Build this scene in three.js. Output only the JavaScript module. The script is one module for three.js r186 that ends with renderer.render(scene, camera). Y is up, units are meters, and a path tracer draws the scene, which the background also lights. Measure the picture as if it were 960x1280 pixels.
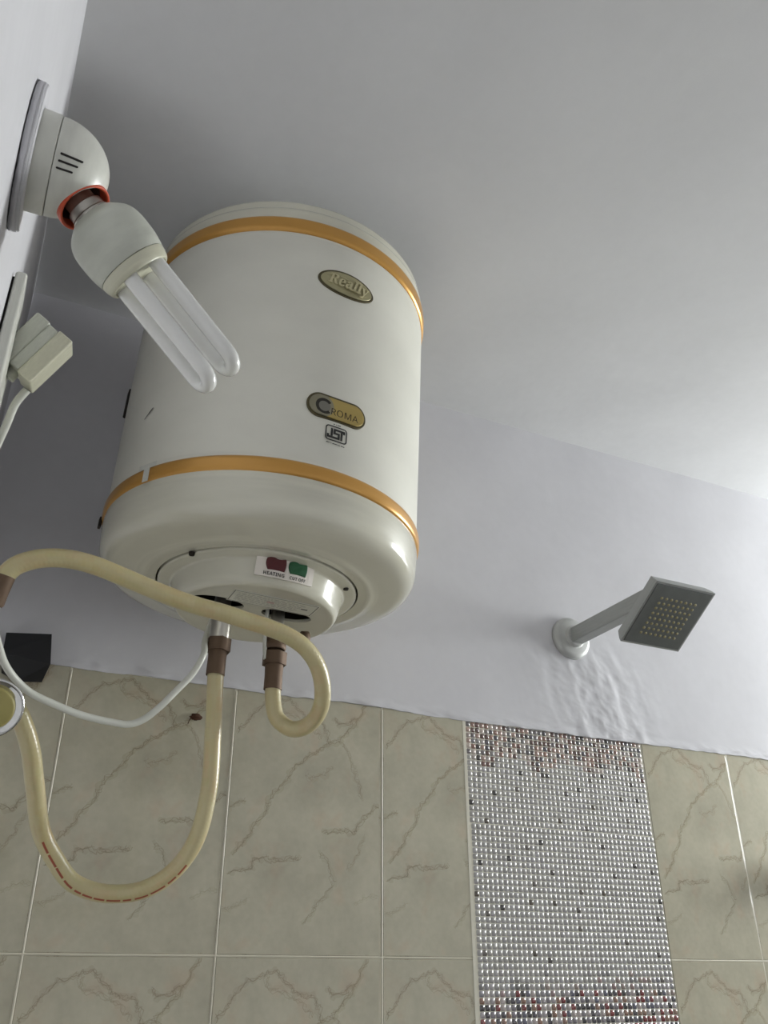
import * as THREE from 'three';
import { RoundedBoxGeometry } from 'three/addons/geometries/RoundedBoxGeometry.js';
import { ConvexGeometry } from 'three/addons/geometries/ConvexGeometry.js';
import { mergeGeometries } from 'three/addons/utils/BufferGeometryUtils.js';
import { TextGeometry } from 'three/addons/geometries/TextGeometry.js';
import { FontLoader } from 'three/addons/loaders/FontLoader.js';
import { ImprovedNoise } from 'three/addons/math/ImprovedNoise.js';
import { RectAreaLightUniformsLib } from 'three/addons/lights/RectAreaLightUniformsLib.js';
import { Brush, Evaluator, SUBTRACTION } from 'three-bvh-csg';

// ---------------------------------------------------------------- camera, light, exposure
const scene = new THREE.Scene();
scene.background = new THREE.Color().setRGB(0.62, 0.64, 0.645); // even sky-coloured fill, entering only through the doorway added behind the camera
const camera = new THREE.PerspectiveCamera(60.62, 960 / 1280, 0.02, 20);
camera.position.set(0.036, 1.476, 1.04);
{
  // the phone points 28 degrees up and 26 degrees to the right of square-on, hardly rolled
  const right = new THREE.Vector3(0.90195, -0.00129, 0.43184);
  const up = new THREE.Vector3(-0.20274, 0.88167, 0.42609);
  const fwd = new THREE.Vector3(0.38129, 0.47186, -0.79496);
  camera.quaternion.setFromRotationMatrix(new THREE.Matrix4().makeBasis(right, up, fwd.clone().negate()));
}
const renderer = new THREE.WebGLRenderer({ antialias: true });
renderer.toneMapping = THREE.LinearToneMapping;
renderer.toneMappingExposure = 1.07;
renderer.shadowMap.enabled = true;
RectAreaLightUniformsLib.init();

const ROOM = { x: 2.3, y: 2.314, z: 1.7 };
const WIN = { z0: 0.03, z1: 0.51, y0: 1.62, y1: 2.22 };
const ADDED_DOOR = { x0: 1.25, x1: 2.05, y1: 2.0 };  // unseen doorway, added in the front wall to let fill light in
const winLight = new THREE.RectAreaLight(new THREE.Color(0.95, 0.985, 0.975), 27.5, WIN.z1 - WIN.z0 - 0.06, WIN.y1 - WIN.y0 - 0.06);
winLight.position.set(ROOM.x - 0.012, (WIN.y0 + WIN.y1) / 2, (WIN.z0 + WIN.z1) / 2);
winLight.lookAt(0, (WIN.y0 + WIN.y1) / 2, (WIN.z0 + WIN.z1) / 2);
scene.add(winLight);

// ---------------------------------------------------------------- helpers
let seed = 20240611;
const rnd = () => { seed = (seed + 0x6D2B79F5) | 0; let t = Math.imul(seed ^ (seed >>> 15), 1 | seed); t = (t + Math.imul(t ^ (t >>> 7), 61 | t)) ^ t; return ((t ^ (t >>> 14)) >>> 0) / 4294967296; };
const perlin = new ImprovedNoise();
const fbm = (x, y, z = 0, oct = 4) => { let a = 0, w = 0.5, s = 1; for (let i = 0; i < oct; i++) { a += w * perlin.noise(x * s + 17.3 * i, y * s - 9.1 * i, z * s + 3.7); w *= 0.5; s *= 2; } return a; };
const V = (x, y, z) => new THREE.Vector3(x, y, z);
const pts = (a) => a.map((p) => V(...p));
const prof = (a) => a.map((p) => new THREE.Vector2(p[0], p[1]));
const smooth = (a, b, x) => { const t = Math.min(1, Math.max(0, (x - a) / (b - a))); return t * t * (3 - 2 * t); };
const used = {};
function numbered(name) { const n = used[name] = (used[name] ?? -1) + 1; return n ? `${name}_${String(n).padStart(3, '0')}` : name; }
function group(name, label, category, pos = [0, 0, 0], extra) {
  const g = new THREE.Group(); g.name = numbered(name); g.position.set(...pos);
  g.userData = { label, category, ...extra }; scene.add(g); return g;
}
function structure(name) { const g = new THREE.Group(); g.name = name; g.userData = { kind: 'structure' }; scene.add(g); return g; }
function part(name, geo, mat, parent, label) {
  const m = new THREE.Mesh(Array.isArray(geo) ? mergeGeometries(geo.map((g) => g.index ? g.toNonIndexed() : g)) : geo, mat);
  m.name = name; m.castShadow = m.receiveShadow = true; if (label) m.userData.label = label;
  parent.add(m); return m;
}
function box(x0, x1, y0, y1, z0, z1) { const g = new THREE.BoxGeometry(x1 - x0, y1 - y0, z1 - z0); g.translate((x0 + x1) / 2, (y0 + y1) / 2, (z0 + z1) / 2); return g; }
// box whose uv are metres on every face
function boxM(x0, x1, y0, y1, z0, z1) {
  const g = box(x0, x1, y0, y1, z0, z1), p = g.attributes.position, n = g.attributes.normal, uv = g.attributes.uv;
  for (let i = 0; i < p.count; i++) {
    const ax = Math.abs(n.getX(i)), ay = Math.abs(n.getY(i));
    if (ax > 0.5) uv.setXY(i, p.getZ(i), p.getY(i)); else if (ay > 0.5) uv.setXY(i, p.getX(i), p.getZ(i)); else uv.setXY(i, p.getX(i), p.getY(i));
  }
  return g;
}
// several profiles smoothed by a spline and turned about y
function lathe(a, seg = 96, p0 = 0, pl = Math.PI * 2) { return new THREE.LatheGeometry(prof(a), seg, p0, pl); }
function roundProfile(a, n = 8) { // rounds the inner corners of a polyline [r, y, fillet]
  const out = [];
  a.forEach((p, i) => {
    const f = p[2] || 0;
    if (!f || i === 0 || i === a.length - 1) { out.push([p[0], p[1]]); return; }
    const q = (o) => { const dx = o[0] - p[0], dy = o[1] - p[1], l = Math.hypot(dx, dy); const k = Math.min(f, l * 0.49) / l; return [p[0] + dx * k, p[1] + dy * k]; };
    const s = q(a[i - 1]), e = q(a[i + 1]);
    for (let k = 0; k <= n; k++) { const t = k / n, u = 1 - t; out.push([u * u * s[0] + 2 * u * t * p[0] + t * t * e[0], u * u * s[1] + 2 * u * t * p[1] + t * t * e[1]]); }
  });
  return out;
}
function tube(points, r, seg = 160, rad = 20) { return new THREE.TubeGeometry(new THREE.CatmullRomCurve3(pts(points), false, 'centripetal'), seg, r, rad, false); }
function along(from, to) { return new THREE.Quaternion().setFromUnitVectors(V(0, 1, 0), V(...to).sub(V(...from)).normalize()); }
// a lathe profile laid along the line from one point to another (y = 0 at the first)
function latheAlong(a, from, to, seg = 40) { const g = lathe(a, seg); g.applyQuaternion(along(from, to)); g.translate(...from); return g; }

const serif = await new FontLoader().loadAsync('fonts/droid/droid_serif_bold.typeface.json');

// ---------------------------------------------------------------- textures
function dataTex(n, fn, srgb, h = n) {
  const d = new Uint8Array(n * h * 4);
  for (let y = 0; y < h; y++) for (let x = 0; x < n; x++) { const c = fn(x / n, y / h), i = (y * n + x) * 4; d[i] = c[0]; d[i + 1] = c[1]; d[i + 2] = c[2]; d[i + 3] = 255; }
  const t = new THREE.DataTexture(d, n, h); t.wrapS = t.wrapT = THREE.RepeatWrapping; t.magFilter = THREE.LinearFilter; t.minFilter = THREE.LinearFilter;
  if (srgb) t.colorSpace = THREE.SRGBColorSpace; t.needsUpdate = true; return t;
}
// seamless noise: blends four shifted copies
function tileNoise(u, v, f, oct) {
  const a = (x, y) => fbm(x * f, y * f, f * 0.37, oct), su = u * u * (3 - 2 * u), sv = v * v * (3 - 2 * v);
  return (a(u, v) * (1 - su) + a(u - 1, v) * su) * (1 - sv) + (a(u, v - 1) * (1 - su) + a(u - 1, v - 1) * su) * sv;
}
function canvasTex(w, h, draw, repeat = false) {
  const c = document.createElement('canvas'); c.width = w; c.height = h; draw(c.getContext('2d'), w, h);
  const t = new THREE.CanvasTexture(c); t.colorSpace = THREE.SRGBColorSpace; if (repeat) t.wrapS = t.wrapT = THREE.RepeatWrapping; return t;
}
const paintBump = dataTex(512, (u, v) => { const k = 128 + 150 * tileNoise(u, v, 4, 3) + 24 * tileNoise(u, v, 38, 3); return [k, k, k]; });
paintBump.repeat.set(1.3, 1.3);
const paintTone = dataTex(256, (u, v) => { const k = 246 + 12 * tileNoise(u, v, 6, 4) + 5 * tileNoise(u, v, 60, 2); return [k, k, k + 1]; }, true);
const grime = dataTex(256, (u, v) => { const k = 238 + 26 * tileNoise(u, v, 7, 5); return [k, k - 1, k - 4]; }, true);
const rough = dataTex(256, (u, v) => { const k = 150 + 90 * tileNoise(u, v, 9, 4); return [k, k, k]; });

// the print that every wall tile repeats: warm beige marble with brown hairline veins
const TW = 0.1945, TH = 0.302;
const marble = canvasTex(800, 1200, (c, W, H) => {
  const im = c.createImageData(W, H);
  for (let y = 0; y < H; y++) for (let x = 0; x < W; x++) {
    const u = x / W, v = y / H, n = fbm(u * 3.2, v * 4.6, 2.2, 5), m = fbm(u * 5 + 9, v * 7 - 4, 6.1, 4), w = fbm(u * 26, v * 38, 1.5, 3), i = (y * W + x) * 4;
    const pink = smooth(0.08, 0.4, m), k = 22 * n + 8 * w;
    im.data[i] = 184 + k + 2 * pink; im.data[i + 1] = 179 + k - 4 * pink; im.data[i + 2] = 158 + k * 0.9 - 5 * pink; im.data[i + 3] = 255;
  }
  c.putImageData(im, 0, 0);
  const patch = (a, col) => { c.fillStyle = col; c.filter = 'blur(5px)'; c.beginPath(); a.forEach((p, i) => c[i ? 'lineTo' : 'moveTo'](p[0] * W, p[1] * H)); c.closePath(); c.fill(); c.filter = 'none'; };
  patch([[0.24, 0.72], [0.39, 0.69], [0.34, 0.77], [0.22, 0.78]], 'rgba(140,134,112,.10)');
  patch([[0.52, 0.72], [0.65, 0.72], [0.6, 0.77], [0.5, 0.78]], 'rgba(140,134,112,.10)');
  patch([[0.6, 0.55], [0.86, 0.54], [0.84, 0.66], [0.7, 0.72], [0.62, 0.63]], 'rgba(165,150,125,.08)');
  patch([[0.0, 0.02], [0.2, 0.1], [0.12, 0.2], [0.0, 0.18]], 'rgba(180,150,130,.08)');
  const vein = (a, w, al) => {
    for (let pass = 0; pass < 4; pass++) {
      c.strokeStyle = pass === 0 ? `rgba(150,138,112,${al * 0.2})` : `rgba(108,96,76,${al * (0.22 + 0.18 * rnd())})`;
      c.lineWidth = pass === 0 ? w * 9 : w * (0.8 + 1.0 * rnd()); c.lineJoin = 'round'; c.beginPath();
      for (let i = 0; i < a.length - 1; i++) for (let k = 0; k < 14; k++) {
        const t = k / 14, x = a[i][0] + (a[i + 1][0] - a[i][0]) * t, y = a[i][1] + (a[i + 1][1] - a[i][1]) * t;
        const jx = fbm(x * 30 + pass * 0.5, y * 40, 1, 4) * 0.06, jy = fbm(x * 30 + 50, y * 40 + pass * 0.5, 4, 4) * 0.035;
        c[i + k ? 'lineTo' : 'moveTo']((x + jx) * W, (y + jy) * H);
      }
      c.stroke();
    }
  };
  vein([[0.94, -0.02], [0.83, 0.11], [0.72, 0.19], [0.63, 0.21], [0.53, 0.26], [0.42, 0.31], [0.35, 0.38], [0.26, 0.45], [0.22, 0.51], [0.14, 0.59], [0.05, 0.66]], 2.2, 1);
  vein([[0.02, 0.2], [0.1, 0.13], [0.2, 0.07], [0.35, 0.045], [0.42, 0.08], [0.5, 0.12], [0.58, 0.13], [0.62, 0.17], [0.64, 0.21]], 1.9, 0.85);
  vein([[0.29, 0.06], [0.31, 0.1], [0.4, 0.11], [0.52, 0.15], [0.6, 0.19]], 1.5, 0.6);
  vein([[0.67, 0.1], [0.7, 0.13], [0.79, 0.11], [0.83, 0.08]], 2, 0.9);
  vein([[0.73, 0.2], [0.81, 0.29], [0.86, 0.36], [0.88, 0.43]], 1.7, 0.8);
  vein([[0.49, 0.34], [0.52, 0.36], [0.58, 0.35], [0.68, 0.3]], 1.8, 0.7);
  vein([[1.02, 0.44], [0.97, 0.46], [0.88, 0.51], [0.82, 0.56], [0.72, 0.555], [0.61, 0.57]], 2, 0.95);
  vein([[-0.02, 0.5], [0.06, 0.48], [0.1, 0.47]], 2, 0.7);
  vein([[0.04, 0.73], [0.17, 0.71], [0.18, 0.67], [0.26, 0.68], [0.37, 0.67], [0.47, 0.665]], 1.8, 0.85);
  vein([[0.6, 0.64], [0.67, 0.7], [0.7, 0.745], [0.62, 0.81], [0.5, 0.9]], 1.8, 0.75);
  vein([[0.89, 0.57], [0.86, 0.64], [0.78, 0.7]], 1.6, 0.7);
  vein([[0.0, 0.86], [0.1, 0.84], [0.16, 0.82]], 1.6, 0.6);
  vein([[0.84, 0.83], [0.9, 0.8], [1.0, 0.79]], 1.4, 0.5);
}, true);
marble.repeat.set(1 / TW, 1 / TH);

// ---------------------------------------------------------------- materials
const std = (o) => new THREE.MeshStandardMaterial(o), phys = (o) => new THREE.MeshPhysicalMaterial(o);
const M = {
  ceiling: std({ color: 0xd9d9d9, roughness: 0.85, map: paintTone, bumpMap: paintBump, bumpScale: 0.0026 }),
  paint: std({ color: 0xdad9dc, roughness: 0.85, map: paintTone, bumpMap: paintBump, bumpScale: 0.0026 }),
  plaster: std({ color: 0xdad9dc, roughness: 0.8, map: paintTone, bumpMap: paintBump, bumpScale: 0.002 }),
  floor: std({ color: 0x77736c, roughness: 0.5, map: grime }),
  tile: phys({ map: marble, color: 0xffffff, roughness: 0.22, clearcoat: 0.35, clearcoatRoughness: 0.12 }),
  grout: std({ color: 0xdcd8c8, roughness: 0.7 }),
  mosaic: phys({ color: 0xffffff, roughness: 0.2, ior: 1.8, clearcoat: 1, clearcoatRoughness: 0.1 }),
  mosaicGrout: std({ color: 0x96938c, roughness: 0.8 }),
  enamel: phys({ color: 0xf1f0e6, map: grime, roughness: 0.42, clearcoat: 0.15, clearcoatRoughness: 0.3 }),
  enamelGloss: phys({ color: 0xe6e4d5, map: grime, roughness: 0.2, clearcoat: 0.6, clearcoatRoughness: 0.08 }),
  gold: phys({ color: 0xcf9a4a, metalness: 0.4, roughness: 0.3, clearcoat: 0.3, clearcoatRoughness: 0.2 }),
  badgeGold: std({ color: 0xaca581, metalness: 0.3, roughness: 0.4 }),
  letterGold: std({ color: 0xcbc39c, metalness: 0.3, roughness: 0.4 }),
  badgeRim: std({ color: 0x5b543c, metalness: 0.5, roughness: 0.45 }),
  lagging: std({ color: 0x6e6455, roughness: 0.95 }),
  darkScrew: std({ color: 0x2c2620, metalness: 0.5, roughness: 0.6 }),
  whitePlastic: phys({ color: 0xe2e3dc, map: grime, roughness: 0.38, clearcoat: 0.2, clearcoatRoughness: 0.2 }),
  oldPlastic: phys({ color: 0xd0d3c9, map: grime, roughness: 0.42 }),
  hoseReflection: std({ color: 0x968d55, roughness: 0.5 }),  // olive tone of the hose as mirrored in the chrome knob
  ivory: phys({ color: 0xdad9c4, map: grime, roughness: 0.35, clearcoat: 0.2 }),
  orange: phys({ color: 0xd1593a, roughness: 0.4 }),
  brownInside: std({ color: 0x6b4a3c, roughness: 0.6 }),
  slot: std({ color: 0x24211f, roughness: 0.8 }),
  capMetal: std({ color: 0xa9a59d, metalness: 0.9, roughness: 0.35 }),
  lampGlass: phys({ color: 0xe6e6e2, roughness: 0.15, clearcoat: 1, clearcoatRoughness: 0.03 }),
  chrome: std({ color: 0xd8d8d6, metalness: 1, roughness: 0.14, roughnessMap: rough }),
  dullChrome: std({ color: 0xb4b7b6, metalness: 0.35, roughness: 0.75, roughnessMap: rough, map: grime }),
  limeChrome: std({ color: 0xc8caca, metalness: 0.15, roughness: 0.8, roughnessMap: rough, map: grime }),
  brass: std({ color: 0x75604f, metalness: 0.45, roughness: 0.6, map: grime }),
  steel: std({ color: 0xc8c4ba, metalness: 0.95, roughness: 0.28 }),
  cord: phys({ color: 0xd6d7cd, roughness: 0.4, clearcoat: 0.2 }),
  black: phys({ color: 0x17181c, roughness: 0.4 }),
  nozzleFace: std({ color: 0x747877, metalness: 0.3, roughness: 0.6, map: grime }),
  nozzle: std({ color: 0xa39a72, roughness: 0.5 }),
  plate: std({ color: 0xece5dc, roughness: 0.5 }),
  joint: phys({ color: 0xd3cebb, roughness: 0.35, clearcoat: 0.3, clearcoatRoughness: 0.2 }),
  redLens: phys({ color: 0x561418, roughness: 0.45 }),
  greenLens: phys({ color: 0x10582f, roughness: 0.45 }),
  dirt: std({ color: 0x4a2d1a, roughness: 0.9 }),
  frame: std({ color: 0xd8d8d4, roughness: 0.5 }),
  daylight: std({ color: 0xeef2f2, roughness: 0.5, emissive: new THREE.Color(0.95, 0.985, 0.975), emissiveIntensity: 9 }),
};

// ---------------------------------------------------------------- the room
{
  const f = structure('floor'); part('slab', boxM(-0.12, ROOM.x + 0.12, -0.1, 0, -0.12, ROOM.z + 0.12), M.floor, f);
  const c = structure('ceiling'); part('slab', boxM(-0.12, ROOM.x + 0.12, ROOM.y, ROOM.y + 0.12, -0.12, ROOM.z + 0.12), M.ceiling, c);
  const l = structure('wall_left'); part('masonry', boxM(-0.12, 0, 0, ROOM.y, -0.12, ROOM.z + 0.12), M.paint, l);
  const n = structure('wall_front'); part('masonry', [boxM(0, ADDED_DOOR.x0, 0, ROOM.y, ROOM.z, ROOM.z + 0.12), boxM(ADDED_DOOR.x1, ROOM.x, 0, ROOM.y, ROOM.z, ROOM.z + 0.12), boxM(ADDED_DOOR.x0, ADDED_DOOR.x1, ADDED_DOOR.y1, ROOM.y, ROOM.z, ROOM.z + 0.12)], M.paint, n);
  const d = structure('added_door_1'); part('added_door_frame', [box(ADDED_DOOR.x0, ADDED_DOOR.x0 + 0.04, 0, ADDED_DOOR.y1, ROOM.z - 0.01, ROOM.z + 0.1), box(ADDED_DOOR.x1 - 0.04, ADDED_DOOR.x1, 0, ADDED_DOOR.y1, ROOM.z - 0.01, ROOM.z + 0.1), box(ADDED_DOOR.x0 + 0.04, ADDED_DOOR.x1 - 0.04, ADDED_DOOR.y1 - 0.04, ADDED_DOOR.y1, ROOM.z - 0.01, ROOM.z + 0.1)], M.frame, d);  // frame of the doorway added out of view for fill light
  const r = structure('wall_right'), X0 = ROOM.x, X1 = ROOM.x + 0.12;
  part('masonry', [boxM(X0, X1, 0, WIN.y0, -0.12, ROOM.z + 0.12), boxM(X0, X1, WIN.y1, ROOM.y, -0.12, ROOM.z + 0.12), boxM(X0, X1, WIN.y0, WIN.y1, -0.12, WIN.z0), boxM(X0, X1, WIN.y0, WIN.y1, WIN.z1, ROOM.z + 0.12)], M.paint, r);
  const w = structure('window_1');
  part('window_frame', [box(X0 + 0.0, X0 + 0.05, WIN.y0, WIN.y0 + 0.025, WIN.z0, WIN.z1), box(X0, X0 + 0.05, WIN.y1 - 0.025, WIN.y1, WIN.z0, WIN.z1), box(X0, X0 + 0.05, WIN.y0 + 0.025, WIN.y1 - 0.025, WIN.z0, WIN.z0 + 0.025), box(X0, X0 + 0.05, WIN.y0 + 0.025, WIN.y1 - 0.025, WIN.z1 - 0.025, WIN.z1)], M.frame, w);
  const ph = (WIN.y1 - WIN.y0 - 0.05) / 4;
  for (let i = 0; i < 4; i++) part('pane', box(X0 + 0.02, X0 + 0.026, WIN.y0 + 0.025 + i * ph, WIN.y0 + 0.025 + (i + 1) * ph - 0.004, WIN.z0 + 0.025, WIN.z1 - 0.025), M.daylight, w);
}

// back wall: masonry, grout bed, tiles up to 1.80 m, a mosaic strip, and painted plaster above
const wallBack = structure('wall_back');
const MOS = { x0: 0.6595, x1: 0.9650 };
{
  part('masonry', boxM(0, ROOM.x, 0, ROOM.y, -0.12, -0.008), M.paint, wallBack);
  part('grout', boxM(0, ROOM.x, 0, 1.8, -0.008, -0.0004), M.grout, wallBack);
  const colX = [-0.066, 0.1335, 0.331, 0.5315, 0.6565, 0.9665, 1.1375, 1.336, 1.535, 1.735, 1.935, 2.135, 2.3];
  const rowY = [1.806, 1.5, 1.196, 0.892, 0.588, 0.284, -0.02];
  const J = 0.0013, cache = {};
  for (let r = 0; r < rowY.length - 1; r++) for (let k = 0; k < colX.length - 1; k++) {
    if (k === 4) { if (r < 2) continue; }
    const x0 = Math.max(0.001, colX[k]) + J, x1 = colX[k + 1] - J, y1 = Math.min(rowY[r], 1.7985) - J, y0 = Math.max(0.001, rowY[r + 1]) + J;
    const key = `${k}_${y0 - rowY[r + 1] > 0.005 ? 'c' : ''}${r === 0}`;
    const u0 = k === 0 ? TW - (x1 - x0) : 0, v1 = TH - (rowY[r] - J - y1);
    if (!cache[key]) {
      const b = 0.0007, s = new THREE.Shape(), w = x1 - x0, h = y1 - y0;
      s.moveTo(u0 + b, v1 - h + b); s.lineTo(u0 + w - b, v1 - h + b); s.lineTo(u0 + w - b, v1 - b); s.lineTo(u0 + b, v1 - b); s.closePath();
      cache[key] = new THREE.ExtrudeGeometry(s, { depth: 0.0066, bevelEnabled: true, bevelThickness: 0.0005, bevelSize: b, bevelSegments: 2, steps: 1 });
      cache[key].translate(-u0, -(v1 - h), -0.0071);
    }
    const t = part('tile', cache[key], M.tile, wallBack);
    t.position.set(x0, y0, 0.0004 + (rnd() - 0.5) * 0.0004);
    t.rotation.y = (rnd() - 0.5) * 0.003; t.rotation.x = (rnd() - 0.5) * 0.002;
  }
  // pointed joints stand a little proud between the tiles
  const bead = (x, y, l, turn) => { const g = new THREE.CylinderGeometry(0.00125, 0.00125, l, 10, 1); g.scale(1, 1, 0.72); const m = part('grout_joint', g, M.joint, wallBack); m.position.set(x, y, -0.0002); m.rotation.z = turn; };
  for (const k of [1, 2, 3, 6, 7, 8, 9, 10, 11]) bead(colX[k], 0.897, 1.793, 0);
  for (const y of rowY.slice(1, 6)) { const xa = y > 1.0 ? colX[4] - 0.001 : ROOM.x; bead(xa / 2, y, xa - 0.004, Math.PI / 2); if (y > 1.0) bead((colX[5] + ROOM.x) / 2, y, ROOM.x - colX[5] - 0.004, Math.PI / 2); }
  // white joint beside the strip
  part('joint_strip', box(MOS.x0 - 0.0052, MOS.x0 - 0.0008, 1.2, 1.7945, -0.004, 0.0009), M.grout, wallBack, 'raised white joint left of the mosaic strip');

  // two mosaic sheets of small domed glass pieces
  const dome = (() => {
    const n = 6, g = new THREE.PlaneGeometry(1, 1, n, n), p = g.attributes.position;
    for (let i = 0; i < p.count; i++) { const x = p.getX(i) * 2, y = p.getY(i) * 2; const q = (t) => 1 - Math.pow(Math.abs(t), 2.6); p.setZ(i, 0.26 * q(x) * q(y)); }
    g.computeVertexNormals(); return g;
  })();
  const cols = 41, pitch = (MOS.x1 - MOS.x0) / cols;
  const C = (r, g, b) => new THREE.Color().setRGB(r / 255, g / 255, b / 255, THREE.SRGBColorSpace);
  const pick = (a) => a[Math.floor(rnd() * a.length)];
  const mixed = [C(96, 70, 62), C(150, 118, 104), C(70, 64, 62), C(176, 150, 138), C(122, 116, 116), C(120, 88, 80), C(198, 184, 174), C(88, 84, 90)];
  const foot = [C(84, 80, 86), C(140, 134, 140), C(60, 56, 58), C(176, 170, 172), C(128, 50, 50), C(150, 118, 100), C(108, 108, 122), C(190, 180, 176)];
  const pale = () => { const k = 176 + 22 * (rnd() - 0.5); return C(k + 2, k, k - 3 + 6 * (rnd() - 0.5)); };
  const sheet = (top, rows, dx, tilt, band) => {
    const s = part('mosaic_sheet', box(MOS.x0 + dx, MOS.x1 + dx, top - rows * pitch, top, -0.005, -0.0009), M.mosaicGrout, wallBack);
    const im = new THREE.InstancedMesh(dome, M.mosaic, rows * cols); im.name = 'mosaic_pieces'; im.userData.kind = 'stuff';
    const m = new THREE.Matrix4(), q = new THREE.Quaternion(); let i = 0;
    for (let r = 0; r < rows; r++) for (let c = 0; c < cols; c++, i++) {
      q.setFromEuler(new THREE.Euler(tilt[0] + (rnd() - 0.5) * 0.05, tilt[1] + (rnd() - 0.5) * 0.05, (rnd() - 0.5) * 0.03));
      const sz = pitch * (0.96 + 0.03 * rnd());
      m.compose(V(MOS.x0 + dx + (c + 0.5) * pitch, top - (r + 0.5) * pitch, -0.0006), q, V(sz, sz, sz)); im.setMatrixAt(i, m);
      im.setColorAt(i, band(r, c));
    }
    im.castShadow = im.receiveShadow = true; s.add(im);
  };
  const taken = new Set(), lone = (r, c) => { if (rnd() > 0.05) return false; for (let i = -2; i <= 0; i++) for (let j = -2; j <= 2; j++) if (taken.has(`${r + i},${c + j}`)) return false; taken.add(`${r},${c}`); return true; };
  const dark = () => pick([C(58, 54, 52), C(76, 70, 66), C(110, 104, 98), C(92, 84, 72)]);
  sheet(1.7935, 18, 0, [0, 0.02], (r, c) => {
    const edge = 6.6 + 1.6 * Math.sin(c * 0.5) + 1.5 * perlin.noise(c * 0.3, 4.2, 0) - c * 0.02;
    if (r < edge + (rnd() - 0.5) * 2) { const k = pick(mixed).clone(); return rnd() < 0.12 + 0.3 * (r / edge) ? k.lerp(pale(), 0.5) : k; }
    return r > 6 && lone(r, c) ? dark() : pale();
  });
  sheet(1.7935 - 18 * pitch - 0.0004, 44, 0.0018, [0, -0.01], (r, c) => {
    const e = 22.5 + 1.5 * perlin.noise(c * 0.25, 1.2, 0);
    if (r > 36) return rnd() < 0.03 ? dark() : pale();
    if (r > e + rnd() * 3.5) return r > e + 3.5 ? pick(foot) : pick(foot).clone().lerp(pale(), 0.5);
    return r > 1 && lone(r + 18, c) ? dark() : pale();
  });

  // plaster: a displaced skin over the masonry, lumpy where it was patched under the shower arm, ragged along the tiles
  const x0 = 0, x1 = ROOM.x, y1 = ROOM.y, nx = 560, ny = 140, pos = [], uv = [], idx = [];
  const bottom = (x) => 1.7925 + 0.0045 * fbm(x * 9, 3.1, 0, 4) + 0.002 * fbm(x * 60, 8.1, 0, 2) + 0.004 * smooth(0.62, 0.5, x);
  for (let j = 0; j <= ny; j++) for (let i = 0; i <= nx; i++) {
    const x = x0 + (x1 - x0) * i / nx, b = bottom(x), t = Math.max(0, j - 2) / (ny - 2);
    const y = b + (y1 - b) * Math.pow(t, 1.6);
    let z = 0.0016 + 0.0026 * fbm(x * 3.4, y * 3.4, 0.5, 3);
    const patch = Math.exp(-Math.pow((x - 0.875 - (1.9 - y) * 0.35) / 0.085, 2)) * smooth(1.965, 1.9, y);
    const run = fbm(x * 46 - (1.9 - y) * 14, y * 11, 2.0, 3);
    z += patch * (0.001 + 0.0034 * Math.max(0, run + 0.08) + 0.002 * fbm(x * 70, y * 60, 1, 3));
    const foot = smooth(0.02, 0, y - b);
    z += foot * (0.0002 + 0.0024 * fbm(x * 34, y * 60, 7, 4)) + 0.0005 * Math.exp(-Math.pow((y - b - 0.004) / 0.005, 2)) * (1 + 2 * fbm(x * 40, 1, 2, 2));
    z = Math.max(z, 0.0004);
    if (j === 0) z = -0.008; else if (j === 1) z *= 0.35; 
    pos.push(x, j === 0 ? b + 0.0004 : y, z); uv.push(x, y);
  }
  for (let j = 0; j < ny; j++) for (let i = 0; i < nx; i++) { const a = j * (nx + 1) + i, c = a + nx + 1; idx.push(a, a + 1, c, a + 1, c + 1, c); }
  const g = new THREE.BufferGeometry(); g.setAttribute('position', new THREE.Float32BufferAttribute(pos, 3)); g.setAttribute('uv', new THREE.Float32BufferAttribute(uv, 2)); g.setIndex(idx); g.computeVertexNormals();
  part('plaster', g, M.plaster, wallBack);
}

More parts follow.
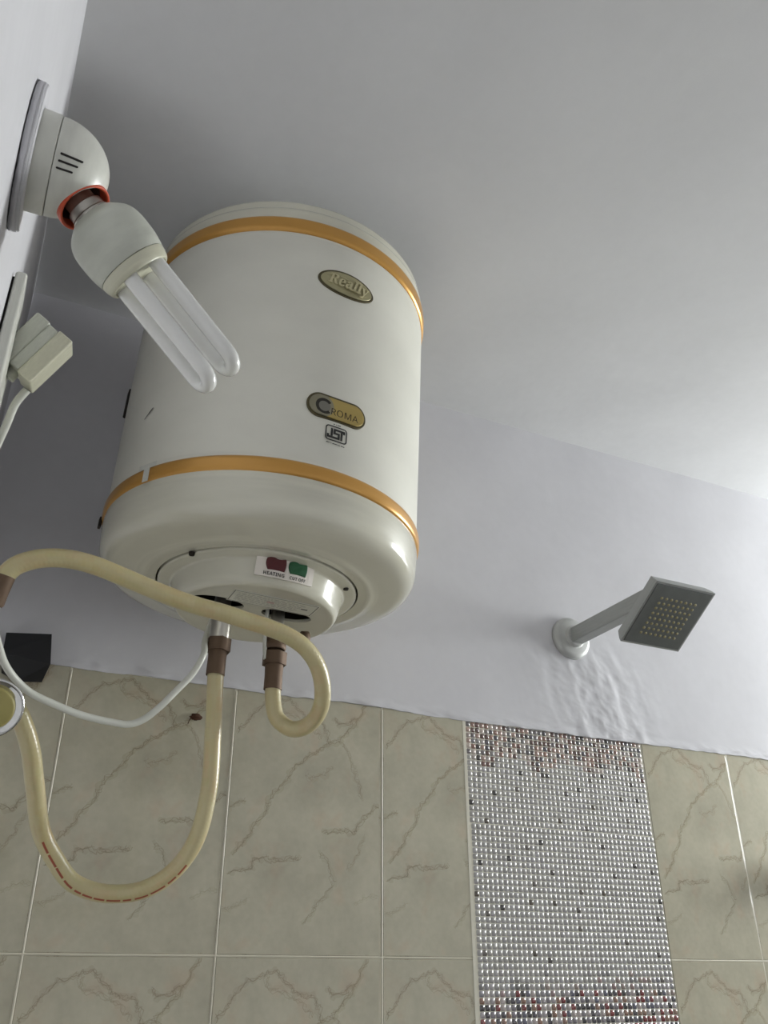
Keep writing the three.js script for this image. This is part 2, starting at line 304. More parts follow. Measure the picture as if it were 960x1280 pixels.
// ---------------------------------------------------------------- water heater (its own axis leans two degrees)
const HB = -0.0855; // lowest point of the casing, on the heater's own scale
const heater = group('water_heater', 'white cylindrical storage water heater with two gold bands hung high on the back wall', 'water heater');
{
  const a = V(0.0344, 1, 0.0139).normalize();
  heater.quaternion.setFromUnitVectors(V(0, 1, 0), a);
  heater.position.copy(V(0.2934, 1.9, 0.1913).addScaledVector(a, HB));
  const H = (list) => list.map((p) => [p[0], p[1] - HB, p[2]]);
  const R = 0.1705;
  // curved sheet that hugs the drum between two angles and heights
  const sheet = (r, a0, a1, h0, h1, n = 24) => { const g = new THREE.CylinderGeometry(r, r, h1 - h0, n, 1, true, a0, a1 - a0); g.translate(0, (h0 + h1) / 2 - HB, 0); return g; };
  // flat outline (metres along the drum and up) bent round the drum as a raised plate
  const bend = (geo, ang, h, r) => { const p = geo.attributes.position; for (let i = 0; i < p.count; i++) { const t = ang + p.getX(i) / R, rr = r + p.getZ(i); p.setXYZ(i, rr * Math.sin(t), p.getY(i) + h - HB, rr * Math.cos(t)); } geo.computeVertexNormals(); return geo; };

  part('drum', lathe(H([[R - 0.001, 0.004], [R - 0.001, 0.014], [R, 0.02], [R + 0.0008, 0.16], [R + 0.001, 0.3], [R, 0.308]]), 128), M.enamel, heater);
  const band = (h0, h1, r, name) => part(name, lathe(roundProfile(H([[r - 0.003, h0 + 0.0005], [r, h0 + 0.001, 0.001], [r + 0.0032, h0 + 0.004, 0.004], [r + 0.0032, h1 - 0.004, 0.004], [r, h1 - 0.001, 0.001], [r - 0.003, h1 - 0.0005]])), 128), M.gold, heater);
  const low = band(-0.0036, 0.0162, R, 'gold_band');
  band(0.306, 0.3295, R + 0.0006, 'gold_band');
  part('top_cap', lathe(roundProfile(H([[R - 0.001, 0.327], [R + 0.001, 0.342, 0.004], [R - 0.0015, 0.3445, 0.002], [R - 0.002, 0.359, 0.01], [0.14, 0.366, 0.01], [0.0001, 0.37]])), 128), M.enamelGloss, heater);
  part('bottom_dome', lathe(roundProfile(H([[0.1085, -0.044], [0.1085, -0.0515, 0.0006], [0.12, -0.053, 0.004], [0.128, -0.0505, 0.004], [R - 0.002, -0.045, 0.038], [R + 0.0012, -0.012, 0.012], [R + 0.0005, 0.0]], 14)), 128), M.enamelGloss, heater);
  // access cover: thin disc and the tapered cup below it, with two real pipe openings
  const cover = part('bottom_cover', lathe(roundProfile(H([[0.0775, -0.0808], [0.0862, -0.0808, 0.011], [0.0925, -0.0548, 0.0025], [0.1045, -0.0535, 0.001], [0.1066, -0.0525, 0.0008], [0.1066, -0.044]])), 96), M.enamelGloss, heater);
  
  const disc = new THREE.Shape(); disc.absarc(0, 0, 0.0785, 0, Math.PI * 2);
  for (const x of [-0.046, 0.029]) { const o = new THREE.Path(); o.absellipse(x, 0.018, 0.0275, 0.015, 0, Math.PI * 2, false); disc.holes.push(o); }
  const bg = new THREE.ExtrudeGeometry(disc, { depth: 0.003, bevelEnabled: false, curveSegments: 48 }); bg.rotateX(Math.PI / 2); bg.translate(0, -0.0778 - HB, 0);
  part('cover_base', bg, M.enamelGloss, cover);
  part('insulation', lathe(H([[0.0001, -0.022], [0.104, -0.022], [0.1075, -0.0445]]), 48), M.lagging, cover);
  for (const [sx, sz] of [[-0.0885, 0.0617], [0.0784, 0.0597]]) { const s = part('screw', new THREE.CylinderGeometry(0.0032, 0.0028, 0.003, 16), M.darkScrew, heater); s.position.set(sx, -0.0540 - HB, sz); }
  // indicator plate
  const plate = (w, h, r, d) => { const s = new THREE.Shape(); s.moveTo(-w / 2 + r, -h / 2); s.lineTo(w / 2 - r, -h / 2); s.quadraticCurveTo(w / 2, -h / 2, w / 2, -h / 2 + r); s.lineTo(w / 2, h / 2 - r); s.quadraticCurveTo(w / 2, h / 2, w / 2 - r, h / 2); s.lineTo(-w / 2 + r, h / 2); s.quadraticCurveTo(-w / 2, h / 2, -w / 2, h / 2 - r); s.lineTo(-w / 2, -h / 2 + r); s.quadraticCurveTo(-w / 2, -h / 2, -w / 2 + r, -h / 2); return new THREE.ExtrudeGeometry(s, { depth: d, bevelEnabled: true, bevelThickness: 0.0006, bevelSize: 0.0006, bevelSegments: 2 }); };
  // the plate, its two lenses and its lettering follow the curve of the cup
  const RC = 0.0905, wrap = (g) => { const p = g.attributes.position; for (let i = 0; i < p.count; i++) { const t = p.getX(i) / RC, r = RC + p.getZ(i); p.setX(i, r * Math.sin(t)); p.setZ(i, r * Math.cos(t) - RC); } g.computeVertexNormals(); return g; };
  const fineRect = (w, h, d) => { const strips = []; for (let i = 0; i < 12; i++) { const q = new THREE.BoxGeometry(w / 12, h, d); q.translate(-w / 2 + w / 12 * (i + 0.5), 0, 0); strips.push(q); } return mergeGeometries(strips); };
  const ind = part('indicator_plate', wrap(fineRect(0.062, 0.0225, 0.0022)), M.plate, heater, 'white plate with a dark red and a green indicator');
  ind.position.set(0.0005, -0.0622 - HB, 0.0924); ind.rotation.set(0.23, 0.03, 0);
  const lens = (x, mat) => {
    const s = new THREE.Shape(), w = 0.0088, h = 0.0056; s.moveTo(-w, h * 0.8); s.quadraticCurveTo(-w * 0.4, h * 1.25, 0, h * 0.85); s.quadraticCurveTo(w * 0.5, h * 0.75, w, h); s.quadraticCurveTo(w * 1.18, 0, w, -h); s.quadraticCurveTo(0, -h * 0.85, -w * 0.8, -h); s.quadraticCurveTo(-w * 1.2, 0, -w, h * 0.8);
    const g = new THREE.ExtrudeGeometry(s, { depth: 0.0012, bevelEnabled: true, bevelThickness: 0.0007, bevelSize: 0.0007, bevelSegments: 2 }); g.translate(x, 0.0022, 0.0008); part('indicator_lens', wrap(g), mat, ind);
  };
  lens(-0.0115, M.redLens); lens(0.0115, M.greenLens);
  const words = canvasTex(512, 64, (c, W, Hh) => { c.clearRect(0, 0, W, Hh); c.fillStyle = '#242322'; c.textAlign = 'center'; c.font = 'bold 44px sans-serif'; c.fillText('HEATING', 146, 48); c.font = 'bold 40px sans-serif'; c.fillText('CUT OFF', 366, 48); });
  const wg = new THREE.PlaneGeometry(0.058, 0.00725, 12, 1); wg.translate(0.0005, -0.0078, 0.0015);
  part('lettering', wrap(wg), std({ map: words, transparent: true, roughness: 0.6 }), ind);
  // rating label on the underside
  const rate = canvasTex(512, 192, (c, W, Hh) => {
    c.fillStyle = '#d9d8ca'; c.fillRect(0, 0, W, Hh); c.strokeStyle = '#55524a'; c.lineWidth = 5; c.strokeRect(8, 8, W - 16, Hh - 16);
    c.strokeStyle = 'rgba(90,88,82,.55)'; c.lineWidth = 5; for (let r = 0; r < 7; r++) { let x = 34; while (x < W - 80 - r * 8) { const l = 8 + rnd() * 34; c.beginPath(); c.moveTo(x, 36 + r * 20); c.lineTo(x + l, 36 + r * 20); c.stroke(); x += l + 9; } }
    c.fillStyle = 'rgba(190,120,115,.5)'; c.fillRect(215, 84, 44, 22); c.fillStyle = '#4c4a45'; c.fillRect(W - 88, 90, 40, 18);
  });
  const lab = part('rating_label', new THREE.BoxGeometry(0.092, 0.0006, 0.030), [M.whitePlastic, M.whitePlastic, M.whitePlastic, std({ map: rate, roughness: 0.4 }), M.whitePlastic, M.whitePlastic], heater, 'printed rating label with a thin dark outline');
  lab.position.set(0.005, -0.0812 - HB, 0.046);
  // badges
  const oval = (w, h, d) => { const s = new THREE.Shape(); s.absellipse(0, 0, w, h, 0, Math.PI * 2); return new THREE.ExtrudeGeometry(s, { depth: d, bevelEnabled: true, bevelThickness: 0.0005, bevelSize: 0.0005, curveSegments: 48 }); };
  const pill = (w, h, d) => { const s = new THREE.Shape(); s.absarc(-w + h, 0, h, Math.PI / 2, Math.PI * 1.5); s.absarc(w - h, 0, h, -Math.PI / 2, Math.PI / 2); return new THREE.ExtrudeGeometry(s, { depth: d, bevelEnabled: true, bevelThickness: 0.0005, bevelSize: 0.0005, curveSegments: 24 }); };
  const rad = Math.PI / 180;
  const flatUV = (g, w, h) => { const p = g.attributes.position, uv = g.attributes.uv; for (let i = 0; i < p.count; i++) uv.setXY(i, p.getX(i) / (2 * w) + 0.5, p.getY(i) / (2 * h) + 0.5); return g; };
  const b1 = part('oval_badge', bend(oval(0.0335, 0.0165, 0.0016), 4.4 * rad, 0.2495, R), M.badgeRim, heater, 'oval gold badge with script lettering');
  part('badge_face', bend(flatUV(oval(0.0305, 0.0138, 0.0005), 0.0305, 0.0138), 4.4 * rad, 0.2495, R + 0.0019), M.badgeGold, b1);
  const word = new TextGeometry('Really', { font: serif, size: 0.0132, depth: 0.0011, curveSegments: 5, bevelEnabled: true, bevelThickness: 0.0003, bevelSize: 0.0002, bevelSegments: 1 });
  word.computeBoundingBox(); word.translate(-(word.boundingBox.min.x + word.boundingBox.max.x) / 2, 0, 0);
  word.applyMatrix4(new THREE.Matrix4().makeShear(0, 0, 0.32, 0, 0, 0)); word.scale(0.82, 1.02, 1); word.translate(0.0005, -0.0052, 0);
  part('raised_lettering', bend(word, 4.4 * rad, 0.2495, R + 0.0028), M.letterGold, b1, 'raised pale script lettering');
  part('raised_stroke', bend(tube([[-0.0235, 0.0052, 0.0003], [-0.018, 0.0074, 0.0003], [-0.008, 0.0078, 0.0003], [0.001, 0.0068, 0.0003]], 0.00055, 20, 6), 4.4 * rad, 0.2495, R + 0.0026), M.letterGold, b1);
  const b2 = part('name_badge', bend(pill(0.0325, 0.0138, 0.0018), 4.2 * rad, 0.0845, R), M.badgeRim, heater, 'pill-shaped gold badge with dark lettering');
  const croma = canvasTex(640, 256, (c, W, Hh) => {
    c.fillStyle = '#b39d5c'; c.fillRect(0, 0, W, Hh); c.fillStyle = '#8f8a74'; c.beginPath(); c.arc(128, 128, 150, 0, 7); c.fill();
    c.fillStyle = '#7d7a72'; c.beginPath(); c.arc(165, 132, 74, 0, 7); c.fill();
    c.strokeStyle = '#2c2822'; c.lineWidth = 36; c.beginPath(); c.arc(165, 132, 82, 0.7, Math.PI * 2 - 0.7); c.stroke();
    c.fillStyle = '#3a2f1d'; c.font = '118px sans-serif'; c.fillText('ROMA', 240, 208);
  });
  part('badge_face', bend(flatUV(pill(0.0300, 0.0113, 0.0005), 0.0300, 0.0113), 4.2 * rad, 0.0845, R + 0.0021), std({ map: croma, metalness: 0.3, roughness: 0.4 }), b2);
  // certification mark printed on the drum
  const isi = canvasTex(512, 512, (c) => {
    c.clearRect(0, 0, 512, 512); c.strokeStyle = '#2d2c2a'; c.fillStyle = '#2d2c2a';
    c.lineWidth = 22; c.beginPath(); c.roundRect(70, 110, 372, 270, 50); c.stroke();
    c.lineWidth = 38; c.lineJoin = 'miter'; c.beginPath(); c.moveTo(172, 150); c.lineTo(172, 300); c.moveTo(108, 268); c.lineTo(108, 320); c.lineTo(300, 322); c.lineTo(300, 238); c.lineTo(222, 238); c.lineTo(222, 168); c.lineTo(396, 168); c.lineTo(396, 210); c.moveTo(352, 168); c.lineTo(352, 342); c.stroke();
    c.lineWidth = 14; for (const [x, l, y] of [[190, 30, 66], [236, 18, 66], [266, 60, 66], [84, 66, 436], [164, 16, 436], [196, 90, 440], [296, 40, 442], [346, 70, 442]]) { c.beginPath(); c.moveTo(x, y); c.lineTo(x + l, y); c.stroke(); }
  });
  part('certification_mark', sheet(R + 0.0013, 4.4 * rad - 0.091, 4.4 * rad + 0.091, 0.0395, 0.0705), std({ map: isi, transparent: true, roughness: 0.5 }), heater, 'small black printed certification mark');
  // hairline scratch on the left of the drum
  const sc = canvasTex(128, 128, (c) => { c.clearRect(0, 0, 128, 128); c.strokeStyle = '#33302c'; c.lineWidth = 9; c.beginPath(); c.moveTo(18, 108); c.lineTo(70, 56); c.stroke(); c.lineWidth = 13; c.beginPath(); c.moveTo(64, 62); c.lineTo(112, 20); c.stroke(); });
  part('scratch', sheet(R + 0.0013, -68 * rad, -62.5 * rad, 0.078, 0.092, 6), std({ map: sc, transparent: true, roughness: 0.7 }), heater);
  // white T-shaped joint of the lower band
  const tj = [sheet(R + 0.0038, -60.4 * rad, -57.7 * rad, -0.003, 0.0165, 4), sheet(R + 0.0038, -63 * rad, -55 * rad, 0.0118, 0.0172, 8)];
  part('band_joint', tj, M.whitePlastic, heater, 'white joint where the gold band ends meet');
  part('band_clamp', new RoundedBoxGeometry(0.003, 0.012, 0.008, 2, 0.001), M.darkScrew, heater).position.set(-0.1725, -0.001 - HB, -0.026);
  // wall brackets at the back
  for (const h of [0.085, 0.27]) { const k = part('wall_bracket', [box(-0.13, 0.13, -0.014, 0.014, -0.168, -0.163), box(-0.128, -0.124, -0.014, 0.014, -0.168, -0.105), box(0.124, 0.128, -0.014, 0.014, -0.168, -0.105)], M.darkScrew, heater, 'dark steel wall bracket'); k.position.y = h - HB; }
  part('drum_ear', new RoundedBoxGeometry(0.0035, 0.034, 0.012, 2, 0.0012), M.darkScrew, heater, 'dark bracket end beside the drum').position.set(-0.1708, 0.150 - HB, -0.020);
}
// pipes below the heater (world axes, parts of the heater)
function heaterPart(name, geo, mat, label) { heater.updateMatrixWorld(true); const g = Array.isArray(geo) ? mergeGeometries(geo.map((q) => q.index ? q.toNonIndexed() : q)) : geo; g.applyMatrix4(heater.matrixWorld.clone().invert()); return part(name, g, mat, heater, label); }
heaterPart('outlet_pipe', latheAlong([[0.009, 0], [0.0105, 0.001], [0.0105, 0.018], [0.0112, 0.019], [0.0112, 0.03], [0.008, 0.031], [0.008, 0.06]], [0.252, 1.782, 0.2], [0.2535, 1.85, 0.2]), M.steel, 'dull steel pipe end with a collar');
heaterPart('inlet_pipe', latheAlong([[0.0075, 0], [0.0075, 0.05]], [0.312, 1.79, 0.2], [0.3135, 1.85, 0.2]), M.steel);
const valve = heaterPart('safety_valve', [latheAlong([[0.0105, 0], [0.0118, 0.001], [0.0118, 0.006], [0.0098, 0.007], [0.0098, 0.011], [0.0112, 0.012], [0.0112, 0.026], [0.008, 0.028]], [0.3115, 1.781, 0.2], [0.313, 1.85, 0.2]), latheAlong([[0.0001, 0], [0.0062, 0], [0.0062, 0.028], [0.008, 0.029], [0.008, 0.036], [0.0001, 0.037]], [0.312, 1.795, 0.2], [0.36, 1.801, 0.2])], M.brass, 'brown brass safety valve');
heaterPart('earth_strip', tube([[0.3, 1.83, 0.205], [0.2985, 1.8, 0.205], [0.2995, 1.78, 0.204], [0.301, 1.769, 0.203]], 0.0022, 24, 8), M.whitePlastic);

// ---------------------------------------------------------------- hoses
function braid(len) { const t = dataTex(32, (u, v) => { const k = 128 + 60 * Math.sin(2 * Math.PI * (u + v)) + 30 * Math.sin(2 * Math.PI * (u - v)); return [k, k, k]; }); t.repeat.set(Math.round(len / 0.0042), 4); return t; }
const RH = 0.0082;
function makeHose(label, points, fittings, marks) {
  const t = group('water_hose', label, 'hose', [0, 0, 0], { group: 'cream braided hoses of the water heater' });
  const curve = new THREE.CatmullRomCurve3(pts(points), false, 'centripetal'), len = curve.getLength(), seg = 220;
  const g = new THREE.TubeGeometry(curve, seg, RH, 24, false);
  const fr = curve.computeFrenetFrames(seg, false);
  const map = canvasTex(2048, 128, (c, W, H) => {
    c.fillStyle = '#c7bb90'; c.fillRect(0, 0, W, H);
    for (let i = 0; i < 500; i++) { c.fillStyle = `rgba(${150 + rnd() * 60},${130 + rnd() * 60},${80 + rnd() * 40},.05)`; const w = 20 + rnd() * 90; c.fillRect(rnd() * W, rnd() * H, w, 4 + rnd() * 22); }
    if (marks) {
      const [ta, tb, dir] = marks; c.strokeStyle = 'rgba(150,60,40,.85)'; c.lineWidth = 5;
      let s = ta; while (s < tb) {
        const l = 0.008 + rnd() * 0.02, e = Math.min(tb, s + l); c.beginPath();
        for (let k = 0; k <= 6; k++) { const tt = s + (e - s) * k / 6, i = Math.round(tt * seg), d = V(...dir), vv = Math.atan2(d.dot(fr.binormals[i]), -d.dot(fr.normals[i])) / (2 * Math.PI); c[k ? 'lineTo' : 'moveTo'](tt * W, H * (1 - ((vv + 1) % 1))); }
        c.stroke(); s = e + 0.002 + rnd() * 0.004;
      }
    }
  });
  const mat = phys({ map, roughness: 0.34, clearcoat: 0.35, clearcoatRoughness: 0.2, bumpMap: braid(len), bumpScale: 0.00018 });
  part('hose', g, mat, t, 'cream plastic tube with faint braiding');
  for (const f of fittings) {
    if (f.nut) part('union_nut', (() => { const n = new THREE.CylinderGeometry(0.0128, 0.0128, 0.0135, 6); n.applyQuaternion(along(f.from, f.to)); n.translate(...f.nut); return n; })(), M.brass, t, 'brown brass nut');
    part('ferrule', latheAlong([[0.0088, 0], [0.0094, 0.0006], [0.0092, f.len * 0.5], [0.0096, f.len - 0.002], [0.0085, f.len]], f.from, f.to), M.brass, t, 'brown crimped metal sleeve');
  }
  return t;
}
makeHose('long cream water hose hanging in a deep U in front of the marble tiles',
  [[0.2513, 1.7515, 0.200], [0.257, 1.694, 0.189], [0.261, 1.637, 0.177], [0.255, 1.592, 0.165], [0.238, 1.565, 0.153], [0.216, 1.551, 0.144], [0.189, 1.547, 0.139], [0.167, 1.550, 0.138], [0.150, 1.557, 0.141], [0.132, 1.574, 0.151], [0.116, 1.594, 0.164], [0.101, 1.629, 0.194], [0.091, 1.653, 0.215], [0.081, 1.670, 0.228], [0.070, 1.683, 0.237], [0.057, 1.686, 0.238], [0.040, 1.680, 0.234]],
  [{ from: [0.251, 1.7455, 0.2002], to: [0.252, 1.79, 0.2], len: 0.03, nut: [0.2518, 1.777, 0.2] }, { from: [0.045, 1.683, 0.2357], to: [0.034, 1.677, 0.2325], len: 0.02 }], [0.36, 0.68, [0.1, -0.75, 0.62]]);
makeHose('cream water hose looped under the right outlet and running left across the heater underside',
  [[0.312,1.744,0.200],[0.314,1.725,0.199],[0.318,1.712,0.199],[0.325,1.704,0.202],[0.333,1.699,0.208],[0.342,1.700,0.217],[0.348,1.706,0.229],[0.349,1.717,0.244],[0.342,1.734,0.261],[0.330,1.749,0.273],[0.314,1.760,0.281],[0.295,1.767,0.285],[0.275,1.771,0.287],[0.253,1.774,0.288],[0.230,1.777,0.290],[0.207,1.779,0.291],[0.185,1.782,0.293],[0.162,1.786,0.296],[0.138,1.791,0.299],[0.110,1.796,0.303],[0.090,1.797,0.305],[0.072,1.795,0.305],[0.057,1.790,0.304],[0.046,1.783,0.302],[0.039,1.773,0.299]],
  [{ from: [0.312, 1.7385, 0.2], to: [0.3125, 1.79, 0.2], len: 0.028, nut: [0.3122, 1.7715, 0.2] }, { from: [0.0395, 1.775, 0.2995], to: [0.035, 1.752, 0.2915], len: 0.026 }]);

// ---------------------------------------------------------------- power cord with its plug
const cord = group('power_cord', 'white power cord sagging from the heater to a plug in the left wall socket', 'cord');
part('cord', tube([[0.250, 1.835, 0.187], [0.2475, 1.812, 0.181], [0.2430, 1.795, 0.184], [0.2365, 1.777, 0.203], [0.232, 1.757, 0.221], [0.223, 1.737, 0.220], [0.211, 1.721, 0.220], [0.197, 1.703, 0.220], [0.183, 1.689, 0.220], [0.171, 1.683, 0.221], [0.154, 1.682, 0.225], [0.125, 1.683, 0.235], [0.099, 1.687, 0.247], [0.080, 1.691, 0.257], [0.065, 1.698, 0.269], [0.054, 1.706, 0.283], [0.046, 1.716, 0.299], [0.036, 1.730, 0.323], [0.022, 1.752, 0.345], [0.01, 1.785, 0.357], [0.008, 1.819, 0.362], [0.013, 1.846, 0.381], [0.017, 1.863, 0.393], [0.020, 1.877, 0.403], [0.026, 1.887, 0.411]], 0.0032, 240, 14), M.cord, cord);
{
  const plug = new THREE.Group(); plug.name = 'plug'; cord.add(plug);
  plug.position.set(0.0115, 1.918, 0.432);
  const ax = V(0.83, -0.5, -0.1).normalize(), lg = V(0.35, 0.75, 0.3); lg.addScaledVector(ax, -lg.dot(ax)).normalize(); const wd = new THREE.Vector3().crossVectors(ax, lg);
  plug.quaternion.setFromRotationMatrix(new THREE.Matrix4().makeBasis(ax, lg, wd));
  const rb = (x0, x1, h, d, y = 0) => { const g = new RoundedBoxGeometry(x1 - x0, h, d, 3, 0.0016); g.translate((x0 + x1) / 2, y, 0); return g; };
  part('plug_base', rb(0, 0.0125, 0.045, 0.035), M.oldPlastic, plug);
  part('plug_collar', rb(0.0122, 0.0215, 0.043, 0.0335), M.oldPlastic, plug);
  part('plug_cap', rb(0.0212, 0.034, 0.046, 0.036), M.ivory, plug);
  part('cord_grip', (() => { const g = new THREE.CylinderGeometry(0.0042, 0.0055, 0.012, 18); g.translate(0.017, -0.023, 0.004); return g; })(), M.oldPlastic, plug);
  for (const z of [-0.009, 0.009]) part('pin', (() => { const g = new THREE.CylinderGeometry(0.0023, 0.0023, 0.014, 14); g.rotateZ(Math.PI / 2); g.translate(-0.006, -0.008, z); return g; })(), M.steel, plug);
}
// ---------------------------------------------------------------- socket on the left wall
const socket = group('wall_socket', 'white electrical socket plate on the left wall with a plug in it', 'socket', [0, 1.878, 0.442]);
part('gap_shade', box(0, 0.0016, -0.056, 0.056, -0.041, 0.041), M.slot, socket);  // dark sheet painted in for the shaded gap between plate and wall
part('face_plate', (() => { const g = new RoundedBoxGeometry(0.0085, 0.12, 0.09, 3, 0.0025); g.translate(0.0058, 0, 0); return g; })(), M.whitePlastic, socket);

// ---------------------------------------------------------------- batten lamp holder and the lamp in it
const bulbAxis = V(0.761, -0.627, -0.166).normalize(), ring = V(0.0375, 1.8655, 0.6425);
const holder = group('lamp_holder', 'white dome-shaped angled lamp holder with an orange rim on the left wall', 'lamp holder', [0, 1.8845, 0.6465]);
{
  const toX = (g) => { g.rotateZ(-Math.PI / 2); return g; };
  part('round_block', toX(lathe(roundProfile([[0.0001, 0.0006], [0.0415, 0.0006], [0.0415, 0.0045, 0.0008], [0.0405, 0.0062, 0.0008], [0.0001, 0.0064]]), 64)), M.paint, holder);
  part('base_ring', toX(lathe(roundProfile([[0.0285, 0.0062], [0.0282, 0.0165, 0.001], [0.02, 0.0168]]), 64)), M.whitePlastic, holder);
  const rel = ring.clone().sub(holder.position);
  const domeGeo = toX(lathe([[0.0001, 0.0165], ...roundProfile([[0.0278, 0.0168], [0.0278, 0.0172]]), ...Array.from({ length: 20 }, (_, i) => { const t = (i + 1) / 20 * Math.PI / 2; return [Math.max(0.0001, 0.0278 * Math.cos(t)), 0.0172 + 0.030 * Math.sin(t)]; })], 64));
  const q = new THREE.Quaternion().setFromUnitVectors(V(0, 1, 0), V(0.637, -0.763, 0.107).normalize()); // the opening looks a little more downward than the drooping lamp
  const cutter = new THREE.CylinderGeometry(0.0142, 0.0142, 0.044, 48); cutter.applyQuaternion(q); cutter.translate(rel.x, rel.y, rel.z);
  const flat = new THREE.BoxGeometry(0.08, 0.04, 0.08); flat.translate(0, 0.0205, 0); flat.applyQuaternion(q); flat.translate(rel.x, rel.y, rel.z);
  const ev = new Evaluator(); ev.useGroups = false;
  const A = new Brush(domeGeo), B = new Brush(cutter), D = new Brush(flat); [A, B, D].forEach((b) => b.updateMatrixWorld());
  const r1 = ev.evaluate(A, B, SUBTRACTION); r1.updateMatrixWorld(); const r2 = ev.evaluate(r1, D, SUBTRACTION);
  part('dome', r2.geometry, M.whitePlastic, holder);
  const rim = part('rim', lathe(roundProfile([[0.0132, -0.012], [0.0138, -0.001], [0.0142, 0.0004, 0.0006], [0.0156, 0.0007, 0.0006], [0.0160, -0.0012, 0.0006], [0.0155, -0.004]]), 48), M.orange, holder, 'orange plastic rim around the opening');
  rim.quaternion.copy(q); rim.position.copy(rel);
  const inner = part('inner_sleeve', lathe([[0.0134, -0.006], [0.0128, -0.0215], [0.0001, -0.022]], 40), M.brownInside, holder, 'dull brown inside of the holder'); inner.quaternion.copy(q); inner.position.copy(rel);
  // three short vent slots, pressed into the side that faces the camera
  for (let i = 0; i < 3; i++) {
    const a = -0.52 - i * 0.14, L = 0.0125 - i * 0.0018, c = new RoundedBoxGeometry(L, 0.0011, 0.0015, 2, 0.0005);
    const s = part('vent_slot', c, M.slot, holder);
    const x = 0.0255 - i * 0.0003 - (0.0125 - L) / 2, rr = 0.0278 * Math.sqrt(Math.max(0, 1 - Math.pow((x - 0.0172) / 0.0315, 2)));
    s.position.set(x, rr * Math.sin(a), rr * Math.cos(a)); s.rotation.set(-a, Math.asin(Math.min(1, (x - 0.0172) / 0.0315)) * 0.9, 0, 'XYZ');
  }
}
const bulb = group('light_bulb', 'unlit white compact fluorescent bulb with two U-shaped tubes in the angled holder', 'light bulb', [ring.x, ring.y, ring.z]);
{
  bulb.quaternion.setFromUnitVectors(V(0, 1, 0), bulbAxis);
  // directions of the four legs round the axis, measured from the one that points away to the right towards the viewer's side
  const toLocal = (v) => v.applyQuaternion(bulb.quaternion.clone().invert()), side = toLocal(V(0.597, 0.576, 0.558)), near = toLocal(V(-0.06, -0.66, 0.75));
  const phi = Math.atan2(side.z, side.x), turn = Math.sign(side.x * near.z - side.z * near.x);
  const legAt = (deg) => phi + turn * deg * Math.PI / 180;
  part('metal_cap', lathe(roundProfile([[0.0080, -0.0005], [0.0106, -0.0004, 0.0004], [0.0108, 0.0045, 0.001], [0.0116, 0.0050, 0.0005], [0.0116, 0.009]]), 40), M.capMetal, bulb);
  part('shaded_cap_top', lathe(roundProfile([[0.0001, -0.017], [0.0086, -0.017, 0.001], [0.0088, -0.0002]]), 32), M.brownInside, bulb);  // upper part of the metal cap, coloured brown for shade inside the opening
  part('housing', lathe(roundProfile([[0.009, 0.0062], [0.0130, 0.0066, 0.002], [0.0228, 0.0150, 0.010], [0.0232, 0.0330, 0.014], [0.0215, 0.0415], [0.0208, 0.0415]]), 64), M.oldPlastic, bulb);
  part('tube_plate', lathe(roundProfile([[0.0205, 0.0415], [0.0213, 0.0420, 0.0004], [0.0206, 0.0465, 0.002], [0.0192, 0.0492, 0.002], [0.0178, 0.0494, 0.001], [0.0172, 0.0480], [0.0001, 0.0480]]), 64), M.ivory, bulb);
  const r = 0.0132, tr = 0.0047, L = 0.121;
  for (const k of [0, 1]) {
    const a0 = legAt(111 + 180 * k), a1 = legAt(201 + 180 * k);
    const p0 = [r * Math.cos(a0), r * Math.sin(a0)], p1 = [r * Math.cos(a1), r * Math.sin(a1)];
    const list = [[p0[0], 0.044, p0[1]], [p0[0], 0.07, p0[1]], [p0[0], 0.1, p0[1]], [p0[0], L - 0.009, p0[1]]];
    const mx = (p0[0] + p1[0]) / 2, mz = (p0[1] + p1[1]) / 2, hx = (p0[0] - p1[0]) / 2, hz = (p0[1] - p1[1]) / 2;
    for (let i = 1; i < 10; i++) { const t = Math.PI * i / 10; list.push([mx + hx * Math.cos(t), L - 0.009 + 0.0085 * Math.sin(t), mz + hz * Math.cos(t)]); }
    list.push([p1[0], L - 0.009, p1[1]], [p1[0], 0.1, p1[1]], [p1[0], 0.07, p1[1]], [p1[0], 0.044, p1[1]]);
    part('glass_tube', tube(list, tr, 120, 20), M.lampGlass, bulb, 'white coated glass tube bent into a U');
  }
}

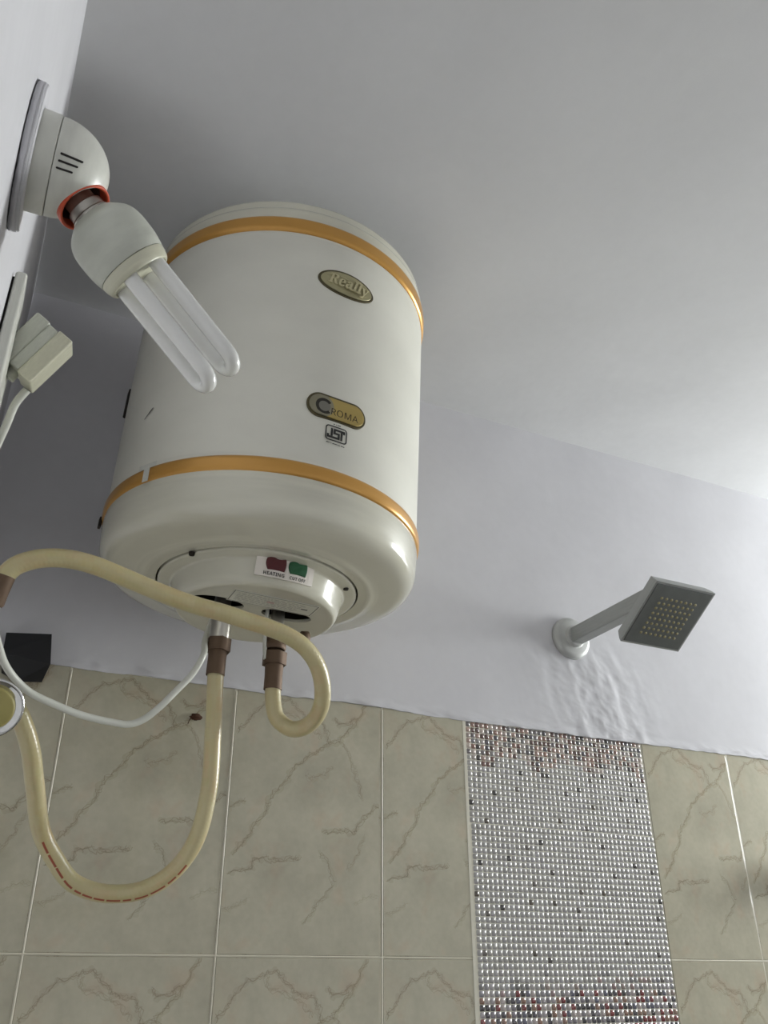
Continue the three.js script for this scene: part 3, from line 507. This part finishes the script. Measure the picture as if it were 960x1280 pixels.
// ---------------------------------------------------------------- overhead shower
const shower = group('shower_head', 'square grey overhead shower on a straight arm above the mosaic strip', 'shower', [0.853, 1.942, 0]);
{
  const toZ = (g) => { g.rotateX(Math.PI / 2); return g; };
  part('wall_flange', toZ(lathe(roundProfile([[0.0001, -0.002], [0.0335, -0.002], [0.0332, 0.008, 0.003], [0.028, 0.0118, 0.003], [0.0165, 0.0135, 0.002], [0.0160, 0.02, 0.002], [0.0001, 0.0205]]), 48)), M.limeChrome, shower, 'round flange smeared with white paint');
  part('arm', (() => { const g = new RoundedBoxGeometry(0.021, 0.0235, 0.19, 3, 0.002); g.translate(0, 0, 0.017 + 0.095); return g; })(), M.dullChrome, shower);
  const head = new THREE.Group(); head.name = 'head'; shower.add(head); head.position.set(0, 1.9035 - 1.942, 0.2135);
  // local axes: x along the wall, y up the face, z out of the spray face
  const v = V(0, 0.5461, 0.8377), n = V(0, -0.8377, 0.5461); head.quaternion.setFromRotationMatrix(new THREE.Matrix4().makeBasis(V(1, 0, 0), v, n));
  const S = 0.05, shell = [];
  for (const [s, z] of [[S, 0], [S - 0.0008, -0.006], [S - 0.004, -0.018], [S - 0.022, -0.0245]]) for (const [x, y] of [[-1, -1], [1, -1], [1, 1], [-1, 1]]) shell.push(V(x * s, y * s, z));
  part('head_shell', new ConvexGeometry(shell), M.dullChrome, head);
  part('swivel', (() => { const g = new THREE.CylinderGeometry(0.017, 0.024, 0.022, 32); g.rotateX(-Math.PI / 2); g.translate(0, 0.0, -0.023); return g; })(), M.dullChrome, head);
  part('spray_face', (() => { const g = new RoundedBoxGeometry(0.094, 0.094, 0.002, 2, 0.0008); g.translate(0, 0, 0.0003); return g; })(), M.nozzleFace, head, 'dark grey spray plate');
  const nz = []; for (let i = 0; i < 8; i++) for (let j = 0; j < 8; j++) { const g = new THREE.SphereGeometry(0.0021, 10, 6, 0, Math.PI * 2, 0, Math.PI / 2); g.rotateX(Math.PI / 2); g.scale(1, 1, 0.8); g.translate(-0.0285 + i * 0.00814, -0.0285 + j * 0.00814 - 0.001, 0.0012); nz.push(g); }
  const nm = part('nozzles', nz, M.nozzle, head, 'grid of small yellowish rubber nozzles'); nm.userData.kind = 'stuff';
}

// ---------------------------------------------------------------- small things at the left edge
const block = group('wall_block', 'black faceted plastic block at the top of the tiles behind the hoses', 'fixture', [0.08, 1.8, 0]);
{
  const P = [[-0.0243, 0.0177, 0.028], [0.0231, 0.0233, 0.028], [-0.022, 0.022, 0.0], [0.022, 0.027, 0.0], [0.0271, -0.0131, 0.034], [-0.0239, -0.0076, 0.034], [0.023, -0.0285, 0.012], [-0.0036, -0.0311, 0.012], [0.02, -0.024, 0.0], [-0.02, -0.02, 0.0]];
  part('body', new ConvexGeometry(pts(P)), M.black, block);
}
const knob = group('valve_knob', 'round chrome valve knob at the left edge in front of a cream hose', 'knob', [0.052, 1.668, 0.284]);
{
  const q = new THREE.Quaternion().setFromUnitVectors(V(0, 1, 0), V(0.15, -0.45, 0.85).normalize());
  for (const [name, g, m, l] of [
    ['knob_dish', lathe(roundProfile([[0.006, -0.02], [0.006, -0.006, 0.003], [0.0225, -0.004, 0.002], [0.0248, 0.001, 0.002], [0.023, 0.003, 0.002], [0.0178, 0.0008, 0.001], [0.0165, 0.0008]]), 48), M.chrome],
    ['knob_reflection', lathe(roundProfile([[0.0175, 0.0010], [0.0165, 0.0042, 0.002], [0.0001, 0.0066]]), 40), M.hoseReflection, 'olive cream disc painted as the hose reflected in the knob']]) { const k = part(name, g, m, knob, l); k.quaternion.copy(q); }  // the olive disc paints a reflection of the hose onto the knob
  part('stem', latheAlong([[0.0045, 0], [0.0045, 0.05]], [-0.002, 0.006, -0.014], [-0.04, 0.012, -0.03], 20), M.chrome, knob);
}
const tap = group('wall_tap', 'chrome wall tap low on the tiles at the right edge, casting a soft shadow', 'tap', [1.243, 1.622, 0]);
part('tap_flange', latheAlong(roundProfile([[0.0001, 0.0005], [0.03, 0.0005], [0.029, 0.006, 0.003], [0.014, 0.011, 0.003], [0.0135, 0.026]]), [0, 0, 0], [0, 0, 1], 40), M.chrome, tap);
part('tap_handle', latheAlong(roundProfile([[0.0135, 0.024], [0.025, 0.026, 0.003], [0.0265, 0.04, 0.004], [0.018, 0.048, 0.004], [0.0001, 0.049]]), [0, 0, 0], [0, 0, 1], 40), M.chrome, tap);
const lump = group('dirt_lump', 'tiny dark brown lump stuck on a marble tile beside the long hose', 'dirt', [0.2835, 1.7555, 0.0005]);
{
  const g = new THREE.IcosahedronGeometry(0.005, 3), p = g.attributes.position;
  for (let i = 0; i < p.count; i++) { const k = 1 + 0.7 * fbm(p.getX(i) * 300, p.getY(i) * 300, p.getZ(i) * 300, 3); p.setXYZ(i, p.getX(i) * 1.4 * k, p.getY(i) * 0.8 * k, p.getZ(i) * 0.6 * k); }
  g.computeVertexNormals(); part('lump', g, M.dirt, lump);
  part('fleck', tube([[-0.003, 0, 0.001], [-0.007, -0.003, 0.001], [-0.009, -0.009, 0.0008]], 0.0005, 10, 6), M.dirt, lump);
}

renderer.render(scene, camera);
